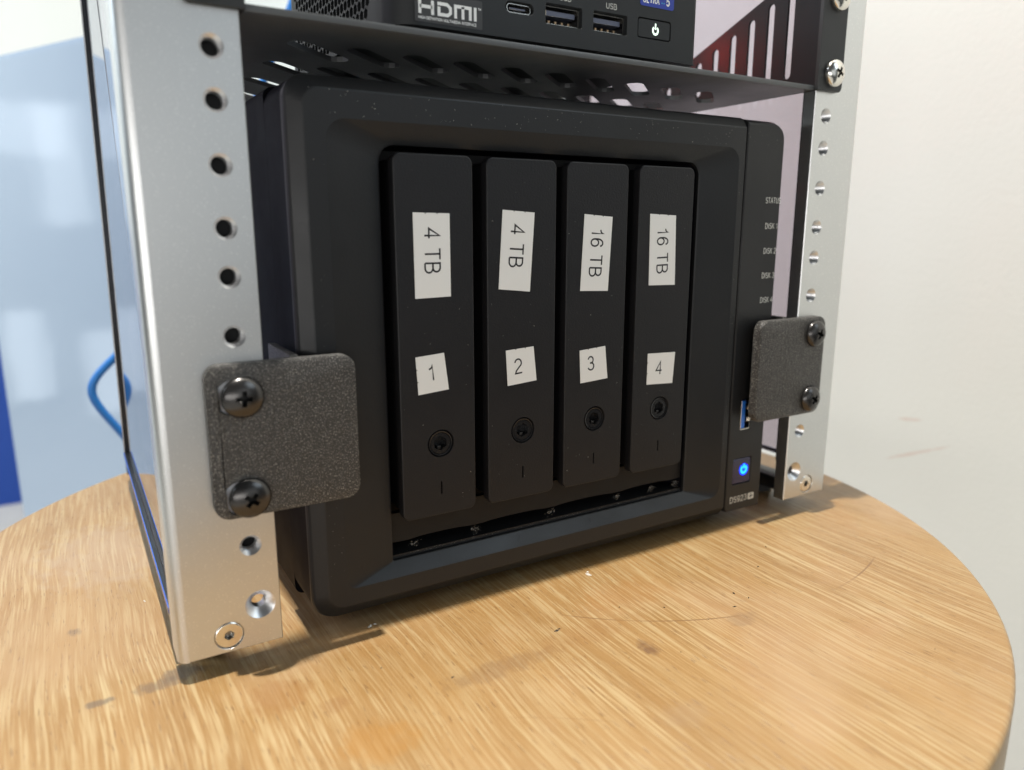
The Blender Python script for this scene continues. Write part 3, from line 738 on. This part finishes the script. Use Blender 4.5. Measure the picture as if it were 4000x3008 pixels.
def notch(poly, k):
    """quad with two tiny torn nicks in its first edge"""
    (x0, z0), (x1, z1) = poly[0], poly[1]
    def p(t, d): 
        nx, nz = (z1 - z0), -(x1 - x0); L_ = math.hypot(nx, nz)
        return (x0 + (x1 - x0) * t + nx / L_ * d, z0 + (z1 - z0) * t + nz / L_ * d)
    t1, t2 = (0.34, 0.66) if k % 2 == 0 else (0.36, 0.7)
    a = [poly[0], p(t1 - 0.03, 0), p(t1, 0.42), p(t1 + 0.02, 0), p(t2 - 0.03, 0), p(t2, 0.38), p(t2 + 0.025, 0)]
    return a + list(poly[1:])
ROT = [3, -8, 14, -4]
for i_, (x0, x1) in enumerate(TR):
    xc = (x0 + x1) / 2; lz = 20.0; lx = xc + (0.5 if i_ == 0 else 0.45)
    tz0, tz1 = -4.7, 110.7
    bm = B()
    def tr_(i__, y_, r): return (rrect(x0 + i__, x1 - i__, tz0 + i__, tz1 - i__, r, 5), y_)
    mk = [(rrect(lx - 0.28, lx + 0.28, 2.6, 7.0, 0.2, 2), NY), (rrect(lx - 0.2, lx + 0.2, 2.7, 6.9, 0.2, 2), NY + 0.5), (rrect(lx - 0.2, lx + 0.2, 2.7, 6.9, 0.2, 2), NY + 3.5)]
    slab(bm, [tr_(0.45, NY, 2.1), tr_(0.15, NY + 0.14, 2.4), tr_(0, NY + 0.5, 2.5), tr_(0, NY + 3.5, 2.5), tr_(1.2, NY + 4.5, 2.0), tr_(1.2, NY + 16, 2.0)],
         [], FXZ, front=False)
    # front face with lock hole and engraved mark
    fr1 = [(rrect(x0 + 0.45, x1 - 0.45, tz0 + 0.45, tz1 - 0.45, 2.1, 5), NY)]
    f0 = tr_(0.45, NY, 2.1)
    slab(bm, [f0], [[(circ(lx, lz, 4.75, 36), NY), (circ(lx, lz, 4.6, 36), NY + 0.25), (circ(lx, lz, 4.6, 36), NY + 3)], mk], FXZ, back=False)
    bmesh.ops.remove_doubles(bm, verts=bm.verts[:], dist=0.001)
    tray = finish(fixn(bm), 'drive_tray', M_tray, nas, at=(xc, NY, tz0), smooth=24, label=['first', 'second', 'third', 'fourth'][i_] + ' drive tray from the left, labelled ' + LAB[i_][1])
    # lock: outer ring, inner face, hexagonal key hole
    bm = B()
    hx = [(lx + 2.5 * math.cos(math.radians(60 * k + 30 + ROT[i_])), lz + 2.5 * math.sin(math.radians(60 * k + 30 + ROT[i_]))) for k in range(6)]
    hr = [(p_, y_) for p_, y_ in ((hx, NY + 0.35), (hx, NY + 3.2))]
    slab(bm, [(circ(lx, lz, 4.6, 36), NY + 0.9), (circ(lx, lz, 4.1, 36), NY + 0.1)][::-1], [[(circ(lx, lz, 3.75, 36), NY + 0.15), (circ(lx, lz, 3.6, 36), NY + 0.7)]], FXZ, back=False)
    slab(bm, [(circ(lx, lz, 3.55, 36), NY + 0.35), (circ(lx, lz, 3.55, 36), NY + 0.75)], [hr], FXZ, back=False)
    slab(bm, [(circ(lx, lz, 4.5, 24), NY + 3.0), (circ(lx, lz, 4.5, 24), NY + 3.2)], (), FXZ)
    box(bm, lx - 1.0, lx + 0.2, NY + 0.5, NY + 3, lz - 2.0, lz - 1.0, 0.1, 1)
    finish(fixn(bm), 'tray_lock', M_gloss, tray, smooth=24)
    # capacity label, reading downwards
    poly, s_, (zc, ln) = LAB[i_]
    bm = B(); pl = notch(poly, i_)
    slab(bm, [(pl, NY - 0.13), (pl, NY - 0.005)], (), FXZ, 0)
    tl = (Vector(poly[0]) + Vector(poly[1])) / 2; bl = (Vector(poly[2]) + Vector(poly[3])) / 2
    d = (bl - tl).normalized(); ux = Vector((d.x, 0, d.y)); uy = Vector((-d.y, 0, d.x))
    t0 = (tl.y - (zc + ln / 2)) / max(0.1, -d.y)
    cpt = tl + d * t0
    hgt_ = 5.1
    org_ = Vector((cpt.x, NY - 0.16, cpt.y)) - uy * (hgt_ / 2 + (0.1 if i_ else 0.0))
    strokes(bm, s_, org_, ux, uy, hgt_, 0.56, 1, length=ln, tr=0.12)
    finish(fixn(bm) if False else bm, 'capacity_label', [M_white, M_ink], tray, smooth=0, label='white label reading ' + s_)
    poly, s_, (nx_, nz_) = NUM[i_]
    bm = B(); pl = notch([poly[3], poly[0], poly[1], poly[2]], i_) if i_ in (0, 3) else notch(poly, i_)
    slab(bm, [(pl, NY - 0.13), (pl, NY - 0.005)], (), FXZ, 0)
    d = ((Vector(poly[3]) + Vector(poly[2])) / 2 - (Vector(poly[0]) + Vector(poly[1])) / 2).normalized()
    uy = Vector((-d.x, 0, -d.y)); ux = Vector((-d.y, 0, d.x))
    strokes(bm, s_, (nx_ - 1.2, NY - 0.16, nz_), ux, uy, 4.9, 0.52, 1)
    finish(bm, 'number_label', [M_white, M_ink], tray, smooth=0, label='small white label with the number ' + s_)

# ------------------------------------------------------------------ vented shelf
shelf = empty('vented_shelf', (0, 75, 142.5), 'black slotted steel shelf screwed to the rails under the mini computer', 'shelf')
bm = B(); sl = []
for r_ in range(4):
    for k in range(10):
        x_ = -91.5 + 18.3 * k; y_ = 25.0 + 32.0 * r_
        pt = capsule(x_ + 3.4, y_ + 2.6, x_ + 19.6, y_ + 17.6, 3.7, 6)
        sl.append([(pt, 142.5), (pt, 144.1)])
slab(bm, [(rrect(-109.8, 109.8, 1.6, 150, 0.4, 2), 142.5), (rrect(-109.8, 109.8, 1.6, 150, 0.4, 2), 144.1)], sl, FXY)
box(bm, -109.8, 109.8, 0.0, 1.55, 142.5, 144.4, 0.35, 2)
finish(fixn(bm), 'tray', M_tray_under, shelf, smooth=25)
for sgn in (-1, 1):
    bm = B()
    prof_ = [(0.0, 142.5), (150, 142.5), (150, 147), (118, 147.5), (2, 193), (0, 193)]
    hs = []
    for k in range(9):
        y_ = 14.2 + 10.2 * k; zt = 193 - (y_ - 2) * 0.392 - 6
        if zt > 152:
            pt = capsule(y_, 150.6, y_, zt, 1.75, 6); hs.append([(pt, sgn * 109.9), (pt, sgn * 111.0)])
    slab(bm, [(prof_, sgn * 109.9), (prof_, sgn * 111.0)], hs, FYZ)
    finish(fixn(bm), 'side_plate', M_plate, shelf, smooth=25)
    bm = B()
    a, b_ = sorted((sgn * 109.7, sgn * 124.6))
    rr_ = [2.2, 0.4, 0.4, 2.2] if sgn > 0 else [0.4, 2.2, 2.2, 0.4]
    slab(bm, [(rrect(a + 0.2, b_ - 0.2, 142.7, 186.8, rr_, 5), -1.7), (rrect(a, b_, 142.5, 187, rr_, 5), -1.5), (rrect(a, b_, 142.5, 187, rr_, 5), -0.04)], (), FXZ)
    ear = finish(fixn(bm), 'mounting_ear', M_shelf, shelf, smooth=25)
    for z_, rt in ((149.3, 25), (177.6, 10)):
        put('screw', me_domes, ear, (sgn * 118.1, -1.72, z_), rt * sgn)

# ------------------------------------------------------------------ mini computer
pc = empty('mini_computer', (-7, 64, 144.4), 'dark grey mini computer with honeycomb side vents standing on the slotted shelf', 'computer')
QX0, QX1, QY0, QY1, QZ0, QZ1 = -66.5, 52.6, 8.0, 120.0, 147.4, 186.0
RC = 9.0; RD = 2.0
bm = B()
def cor(cx_, cy_, a0, a1, r, n_=8): return [(cx_ + r * math.cos(math.radians(a0 + (a1 - a0) * k / n_)), cy_ + r * math.sin(math.radians(a0 + (a1 - a0) * k / n_))) for k in range(n_ + 1)]
c1 = cor(QX0 + RC, QY0 + RC, 180, 270, RC); c2 = cor(QX1 - RD, QY0 + RD, 270, 360, RD); c3 = cor(QX1 - RC, QY1 - RC, 0, 90, RC); c4 = cor(QX0 + RC, QY1 - RC, 90, 180, RC)
profile(bm, [(QX0, QY0 + RC + 6)] + c1, QZ0, QZ1)
profile(bm, c2 + c3 + c4 + [(QX0, QY1 - RC - 1)], QZ0, QZ1)
full = c1 + c2 + c3 + c4
for z_ in (QZ0, QZ1): bm.faces.new([bm.verts.new((x_, y_, z_)) for x_, y_ in full])
P0 = c1[-1][0]; P1_ = c2[0][0]
ports = [('usb_c_port', -28.6, -18.1, 154.9, 158.4, 1.6), ('usb_port', -13.6, 0.9, 153.4, 159.8, 0.6), ('usb_port', 5.5, 20.0, 153.6, 160.0, 0.6), ('power_button', 24.6, 40.0, 153.8, 160.6, 0.9)]
hs = []
for nm, a, b_, z0, z1, r in ports:
    hs.append([(rrect(a, b_, z0, z1, r, 4), QY0), (rrect(a + 0.15, b_ - 0.15, z0 + 0.15, z1 - 0.15, r, 4), QY0 + 0.3), (rrect(a + 0.15, b_ - 0.15, z0 + 0.15, z1 - 0.15, r, 4), QY0 + 7)])
slab(bm, [([(P0, QZ0), (P1_, QZ0), (P1_, QZ1), (P0, QZ1)], QY0)], hs, FXZ, back=False)
case = finish(fixn(bm), 'case', M_pc, pc, smooth=28)
bm = B(); box(bm, -56, 44, QY0 + 7.1, QY0 + 8, 150, 184); finish(bm, 'port_backing', M_inner, pc)
bm = B(); box(bm, QX0 + 3.2, QX0 + 3.8, QY0 + 13, QY1 - 8, 149, 184); finish(bm, 'vent_backing', M_inner, pc)
# honeycomb vent
bm = B(); hs = []; ph = 3.75
y_a, y_b = QY0 + RC + 6, QY1 - RC - 1
r_ = 0; zc = QZ0 + 3.4
while zc < QZ1 - 2:
    yc = y_a + 4.5 + (ph / 2 if r_ % 2 else 0)
    while yc < y_b - 3:
        if not (yc < y_a + 9 and zc < QZ0 + 3 + (y_a + 9 - yc) * 1.2):
            pt = [(yc + 1.78 * math.cos(math.radians(60 * k + 30)), zc + 1.78 * math.sin(math.radians(60 * k + 30))) for k in range(6)]
            hs.append([(pt, QX0), (pt, QX0 + 1.1)])
        yc += ph
    zc += ph * 0.866; r_ += 1
slab(bm, [([(y_a, QZ0), (y_b, QZ0), (y_b, QZ1), (y_a, QZ1)], QX0), ([(y_a, QZ0), (y_b, QZ0), (y_b, QZ1), (y_a, QZ1)], QX0 + 1.1)], hs, FYZ)
finish(fixn(bm), 'honeycomb_vent', M_pc, pc, smooth=25)
for nm, a, b_, z0, z1, r in ports[:3]:
    bm = B()
    if nm == 'usb_c_port':
        slab(bm, [(rrect(a + 1.0, b_ - 0.6, z0 + 0.35, z1 - 0.45, 1.25, 5), QY0 + 1.0), (rrect(a + 1.0, b_ - 0.6, z0 + 0.35, z1 - 0.45, 1.25, 5), QY0 + 6.5)],
             [[(rrect(a + 1.25, b_ - 0.85, z0 + 0.6, z1 - 0.7, 1.0, 5), QY0 + 1.0), (rrect(a + 1.25, b_ - 0.85, z0 + 0.6, z1 - 0.7, 1.0, 5), QY0 + 6.5)]], FXZ, 0)
        box(bm, a + 2.4, b_ - 2.2, QY0 + 1.6, QY0 + 6, (z0 + z1) / 2 - 0.35, (z0 + z1) / 2 + 0.35, 0.1, 1, 1)
    else:
        slab(bm, [(rrect(a + 0.4, b_ - 0.4, z0 + 0.4, z1 - 0.4, 0.4, 4), QY0 + 1.6), (rrect(a + 0.4, b_ - 0.4, z0 + 0.4, z1 - 0.4, 0.4, 4), QY0 + 6.8)],
             [[(rrect(a + 0.7, b_ - 0.7, z0 + 0.7, z1 - 0.7, 0.3, 4), QY0 + 1.6), (rrect(a + 0.7, b_ - 0.7, z0 + 0.7, z1 - 0.7, 0.3, 4), QY0 + 6.8)]], FXZ, 0)
        box(bm, a + 1.5, b_ - 1.5, QY0 + 2.2, QY0 + 6.6, z1 - 3.3, z1 - 1.6, 0.1, 1, 1)
        for k in range(4):
            xx = a + 3.2 + k * 2.6; box(bm, xx - 0.4, xx + 0.4, QY0 + 3.0, QY0 + 6.4, z0 + 1.0, z0 + 1.9, 0, 1, 2)
    finish(fixn(bm), nm, [M_chrome, M_tongue, M_pins], case, smooth=25)
a, b_, z0, z1 = ports[3][1:5]
bm = B(); slab(bm, [(rrect(a + 0.55, b_ - 0.55, z0 + 0.55, z1 - 0.55, 0.7, 4), QY0 + 0.1), (rrect(a + 0.35, b_ - 0.35, z0 + 0.35, z1 - 0.35, 0.8, 4), QY0 + 0.35), (rrect(a + 0.35, b_ - 0.35, z0 + 0.35, z1 - 0.35, 0.8, 4), QY0 + 5)], (), FXZ)
pb = finish(fixn(bm), 'power_button', M_pc, case, smooth=25)
cx, cz = 32.8, 157.1
bm = B()
ribbon(bm, arc(cx, cz - 0.2, 1.15, 1.25, 128, 412, 18), 0.72, lambda u, v_: (u, QY0 + 0.05, v_), 0)
ribbon(bm, [(cx, cz + 2.1), (cx, cz + 0.1)], 0.62, lambda u, v_: (u, QY0 + 0.05, v_), 0)
finish(bm, 'power_symbol', M_ewhite, case, smooth=0)
for s_, x_, z_ in (('USB', 10.7, 161.3), ('USB', -8.3, 161.2)):
    bm = B(); strokes(bm, s_, (x_, QY0 - 0.03, z_), (1, 0, 0), (0, 0, 1), 1.65, 0.26, 0, length=4.6)
    finish(bm, 'printed_word', M_print, case, smooth=0)
bm = B(); strokes(bm, '10G', (12.6, QY0 - 0.03, 163.6) if False else (12.4, QY0 - 0.03, 163.7), (1, 0, 0), (0, 0, 1), 1.1, 0.2, 0, length=2.6) if '0' in GL else None
bm.free()
# processor sticker, its lower part in view
bm = B()
slab(bm, [(rrect(25.4, 40.8, 164.3, 181.5, 0.8, 3), QY0 - 0.12), (rrect(25.4, 40.8, 164.3, 181.5, 0.8, 3), QY0 - 0.01)], (), FXZ, 0)
strokes(bm, 'ULTRA', (26.6, QY0 - 0.15, 165.5), (1, 0, 0), (0, 0, 1), 2.0, 0.42, 1, length=7.4)
strokes(bm, '5', (37.2, QY0 - 0.15, 165.6), (1, 0, 0), (0, 0, 1), 2.5, 0.5, 1, length=1.5)
for k in range(2):
    box(bm, 35.0 + k * 0.95, 35.4 + k * 0.95, QY0 - 0.16, QY0 - 0.13, 165.9, 166.3, 0, 1, 2)
finish(bm, 'processor_sticker', [M_stick, M_printb, M_cyan], case, smooth=0)
# interface sticker
bm = B()
slab(bm, [(rrect(-59.4, -36.9, 148.5, 156.6, 0.4, 3), QY0 - 0.10), (rrect(-59.4, -36.9, 148.5, 156.6, 0.4, 3), QY0 - 0.01)], (), FXZ, 0)
PH = lambda u, v_: (u, QY0 - 0.13, v_)
hx0, hzb, hh, sw = -58.3, 150.65, 3.9, 0.95
def rb(pts, mi=1, wd=sw): ribbon(bm, [(hx0 + a_, hzb + c_) for a_, c_ in pts], wd, PH, mi)
rb([(0.5, 0), (0.5, hh)]); rb([(0.5, hh / 2 + 0.1), (4.6, hh / 2 + 0.1)]); rb([(4.6, 0), (4.6, hh)])
rb([(6.2, hh - 0.48), (9.4, hh - 0.48), (10.5, hh - 1.3), (10.5, 1.2), (9.6, 0.48), (6.7, 0.48), (6.7, hh - 1.3)])
rb([(12.2, 0), (12.2, hh - 0.48), (17.2, hh - 0.48), (17.2, 0)]); rb([(14.7, 0), (14.7, hh - 0.4)])
rb([(18.9, 0), (18.9, hh)])
strokes(bm, 'HIGH-DEFINITION MULTIMEDIA INTERFACE', (-58.3, QY0 - 0.13, 149.25), (1, 0, 0), (0, 0, 1), 0.72, 0.15, 1, length=19.3)
strokes(bm, 'TM', (-38.4, QY0 - 0.13, 154.0), (1, 0, 0), (0, 0, 1), 0.55, 0.13, 1, length=1.0)
finish(bm, 'interface_sticker', [M_hsticker, M_printb], case, smooth=0)
for x_, y_ in ((-44, 19), (32, 19), (-44, 106), (32, 106)):
    bm = B(); profile(bm, circ(x_, y_, 4.2, 24), 144.15, QZ0 - 0.05, closed=True, caps=True)
    finish(fixn(bm), 'foot', M_rubber, pc, smooth=25)
bm = B(); box(bm, QX1 + 0.05, 83.5, 68, 80, 168, 174, 0.8, 2)
light_arm = finish(fixn(bm), 'hidden_light_arm', M_pc, pc, smooth=30)  # added hidden arm that holds the red light near the slotted plate
bm = B(); box(bm, 83.55, 84.1, 70.5, 72.5, 170.5, 172.5, 0.15, 1)
finish(fixn(bm), 'indicator_light', M_ered, light_arm, label='tiny red indicator light')

# ------------------------------------------------------------------ background
def tube(name, pts, r, m_, label=None, cat=None, res=12):
    cu = bpy.data.curves.new(name, 'CURVE'); cu.dimensions = '3D'; cu.bevel_depth = r * S; cu.bevel_resolution = 6; cu.resolution_u = res
    sp = cu.splines.new('NURBS'); sp.points.add(len(pts) - 1)
    for q, p in zip(sp.points, pts): q.co = (*(Vector(p) * S), 1)
    sp.use_endpoint_u = True; sp.order_u = 4
    o = bpy.data.objects.new(name, cu); COL.objects.link(o); cu.materials.append(m_)
    dg = bpy.context.evaluated_depsgraph_get(); dg.update()
    me = bpy.data.meshes.new_from_object(o.evaluated_get(dg)); me.name = name
    bpy.data.objects.remove(o)
    o = bpy.data.objects.new(name, me); COL.objects.link(o)
    for p in me.polygons: p.use_smooth = True
    if label: o['label'] = label; o['category'] = cat
    return o
tube('network_cable', [(60, 330, 420), (20, 330, 300), (-3, 330, 240), (-14, 330, 215), (-60, 330, 110), (-100, 330, 45), (-120, 330, 18), (-134, 330, 6), (-150, 330, -9), (-148, 330, -22),
                       (-138, 330, -38), (-128, 330, -55), (-110, 330, -85), (-80, 335, -160), (-40, 350, -320), (0, 370, -490)], 2.6, M_cable,
     'blue network cable bending out behind the rack', 'cable')
# blue-grey cabinet standing behind, seen past the left side panel
P0_ = Vector((-108.0, 490.2)); dr = Vector((-0.467, 0.884)).normalized(); nr_ = Vector((0.884, 0.467))
Lc = 245.0
def cabp(t, dpt, z_): q = P0_ + dr * t + nr_ * dpt; return (q.x, q.y, z_)
cab = empty('cabinet', (P0_.x, P0_.y, -503), 'blurred glossy blue-grey cabinet standing behind the rack', 'cabinet')
bm = B()
vs_ = [bm.verts.new(cabp(t, dp, z_)) for z_ in (-503, 240) for t, dp in ((0, 0), (Lc, 0), (Lc, 110), (0, 110))]
for f in ((0, 1, 2, 3), (4, 5, 6, 7), (0, 1, 5, 4), (1, 2, 6, 5), (2, 3, 7, 6), (3, 0, 4, 7)): bm.faces.new([vs_[k] for k in f])
fixn(bm); bmesh.ops.bevel(bm, geom=bm.edges[:], offset=5, segments=3, affect='EDGES')
finish(bm, 'carcass', M_cab, cab, smooth=30)
# dark blue storage bin on the floor further back
binn = empty('storage_bin', (-520, 1770, -503), 'dark blue storage bin at the far left beyond the cabinet', 'bin')
bm = B()
slab(bm, [(rrect(-790, -180, 1660, 1860, 20, 4), -502.8), (rrect(-820, -150, 1645, 1875, 20, 4), 40)], (), FXY); finish(fixn(bm), 'body', M_bin, binn, smooth=30)
bm = B()
slab(bm, [(rrect(-832, -140, 1636, 1884, 25, 4), 41), (rrect(-832, -140, 1636, 1884, 25, 4), 66)], (), FXY); finish(fixn(bm), 'lid', M_bin, binn, smooth=30)

# ------------------------------------------------------------------ lint and specks
bm = B()
def fleck(bm, p, nrm, size, asp=1.0, mi=0):
    p = Vector(p); nrm = Vector(nrm).normalized()
    t = nrm.orthogonal().normalized(); t.rotate(Matrix.Rotation(random.uniform(0, 2 * PI), 3, nrm)); b_ = nrm.cross(t)
    a = [p + t * size * asp, p + b_ * size * random.uniform(.3, .7), p - t * size * asp * random.uniform(.5, 1), p - b_ * size * random.uniform(.3, .7)]
    h = p + nrm * size * 0.5
    vs = [bm.verts.new(q) for q in a]; hv = bm.verts.new(h)
    for k in range(4): f = bm.faces.new((vs[k], vs[(k + 1) % 4], hv)); f.material_index = mi
for k in range(150):
    i_ = random.randrange(4); x0, x1 = TR[i_]
    x_ = random.uniform(x0 + 1, x1 - 1); z_ = random.uniform(0, 109)
    poly_hit = (66 < z_ < 96 or 28 < z_ < 51) and x0 + 4 < x_ < x1 - 4
    if poly_hit or math.hypot(x_ - (x0 + x1) / 2, z_ - 20) < 6: continue
    fleck(bm, (x_, NY, z_), (0, -1, 0), random.choice((0.06, 0.08, 0.13)), random.choice((1, 1, 2.8)))
for k in range(110):
    fleck(bm, (random.uniform(-94, 98), NY, random.uniform(119.5, 126.5)), (0, -1, 0), random.uniform(0.06, 0.16), random.choice((1, 2)))
for k in range(70):
    fleck(bm, (random.choice((random.uniform(-95, -90), random.uniform(74, 76.5))), NY, random.uniform(-20, 125)), (0, -1, 0), random.uniform(0.05, 0.1), random.choice((1, 2.5)))
for k in range(200):
    fleck(bm, (random.uniform(-70, 54), NY + 3.4 + random.uniform(0, 1.6), -18.7 + 1.1), (0, 0, 1), random.uniform(0.05, 0.13), random.choice((1, 2)))
for cx_ in (-64, -40.5, -9, 22.6, 40, 53):
    for k in range(34):
        a = random.gauss(0, 1.1); fleck(bm, (cx_ + a, NY + 5.3, -15.2 + random.gauss(0, 0.7)), (0, -1, 0.4), random.uniform(0.05, 0.14), random.choice((1, 3)))
for k in range(80):
    gx = random.choice((-71.6, -40.8, -9.4, 21.8, 53.5)); fleck(bm, (gx + random.uniform(-1, 1), NY + 6 + random.uniform(0, 8), random.uniform(-4, 112)), (-0.3, -1, 0), random.uniform(0.05, 0.11), random.choice((1, 2)))
o = finish(bm, 'dust', M_lint, smooth=0); o['kind'] = 'stuff'; o['label'] = 'pale lint and dust on the storage unit front'
bm = B()
for x_, y_, s_ in ((-32, -29.5, 0.9), (-30.5, -29, 0.5), (36, -41, 0.7), (29, -48, 0.6), (8, -36, 0.4), (77, -20, 0.4), (-72, -35, 0.5), (38, -46, 0.5), (-5, -28, 0.4), (60, -31, 0.5), (-88, -20, 0.4)):
    fleck(bm, (x_, y_, TZ + 0.03), (0, 0, 1), s_, 1.4)
for k in range(90):
    a = random.uniform(0, 2 * PI); r = 190 * math.sqrt(random.random()); fleck(bm, (-19 + r * math.cos(a), 60 + r * math.sin(a), TZ + 0.02), (0, 0, 1), random.uniform(0.08, 0.22), random.choice((1, 2)))
o = finish(bm, 'dirt', M_speck, smooth=0); o['kind'] = 'stuff'; o['label'] = 'dark specks scattered over the table top'
bm = B()
for x_, y_, s_ in ((-82.5, 4.0, 0.9), (-83.3, 3.6, 0.5), (0.5, -3.0, 1.2), (1.5, -1.0, 0.7), (-144, 60, 0.8), (-80.9, 4.4, 0.7)):
    fleck(bm, (x_, y_, TZ + 0.03), (0, 0, 1), s_, 1.3)
o = finish(bm, 'crumbs', M_lint, smooth=0); o['kind'] = 'stuff'; o['label'] = 'pale crumbs on the table in front of the storage unit'
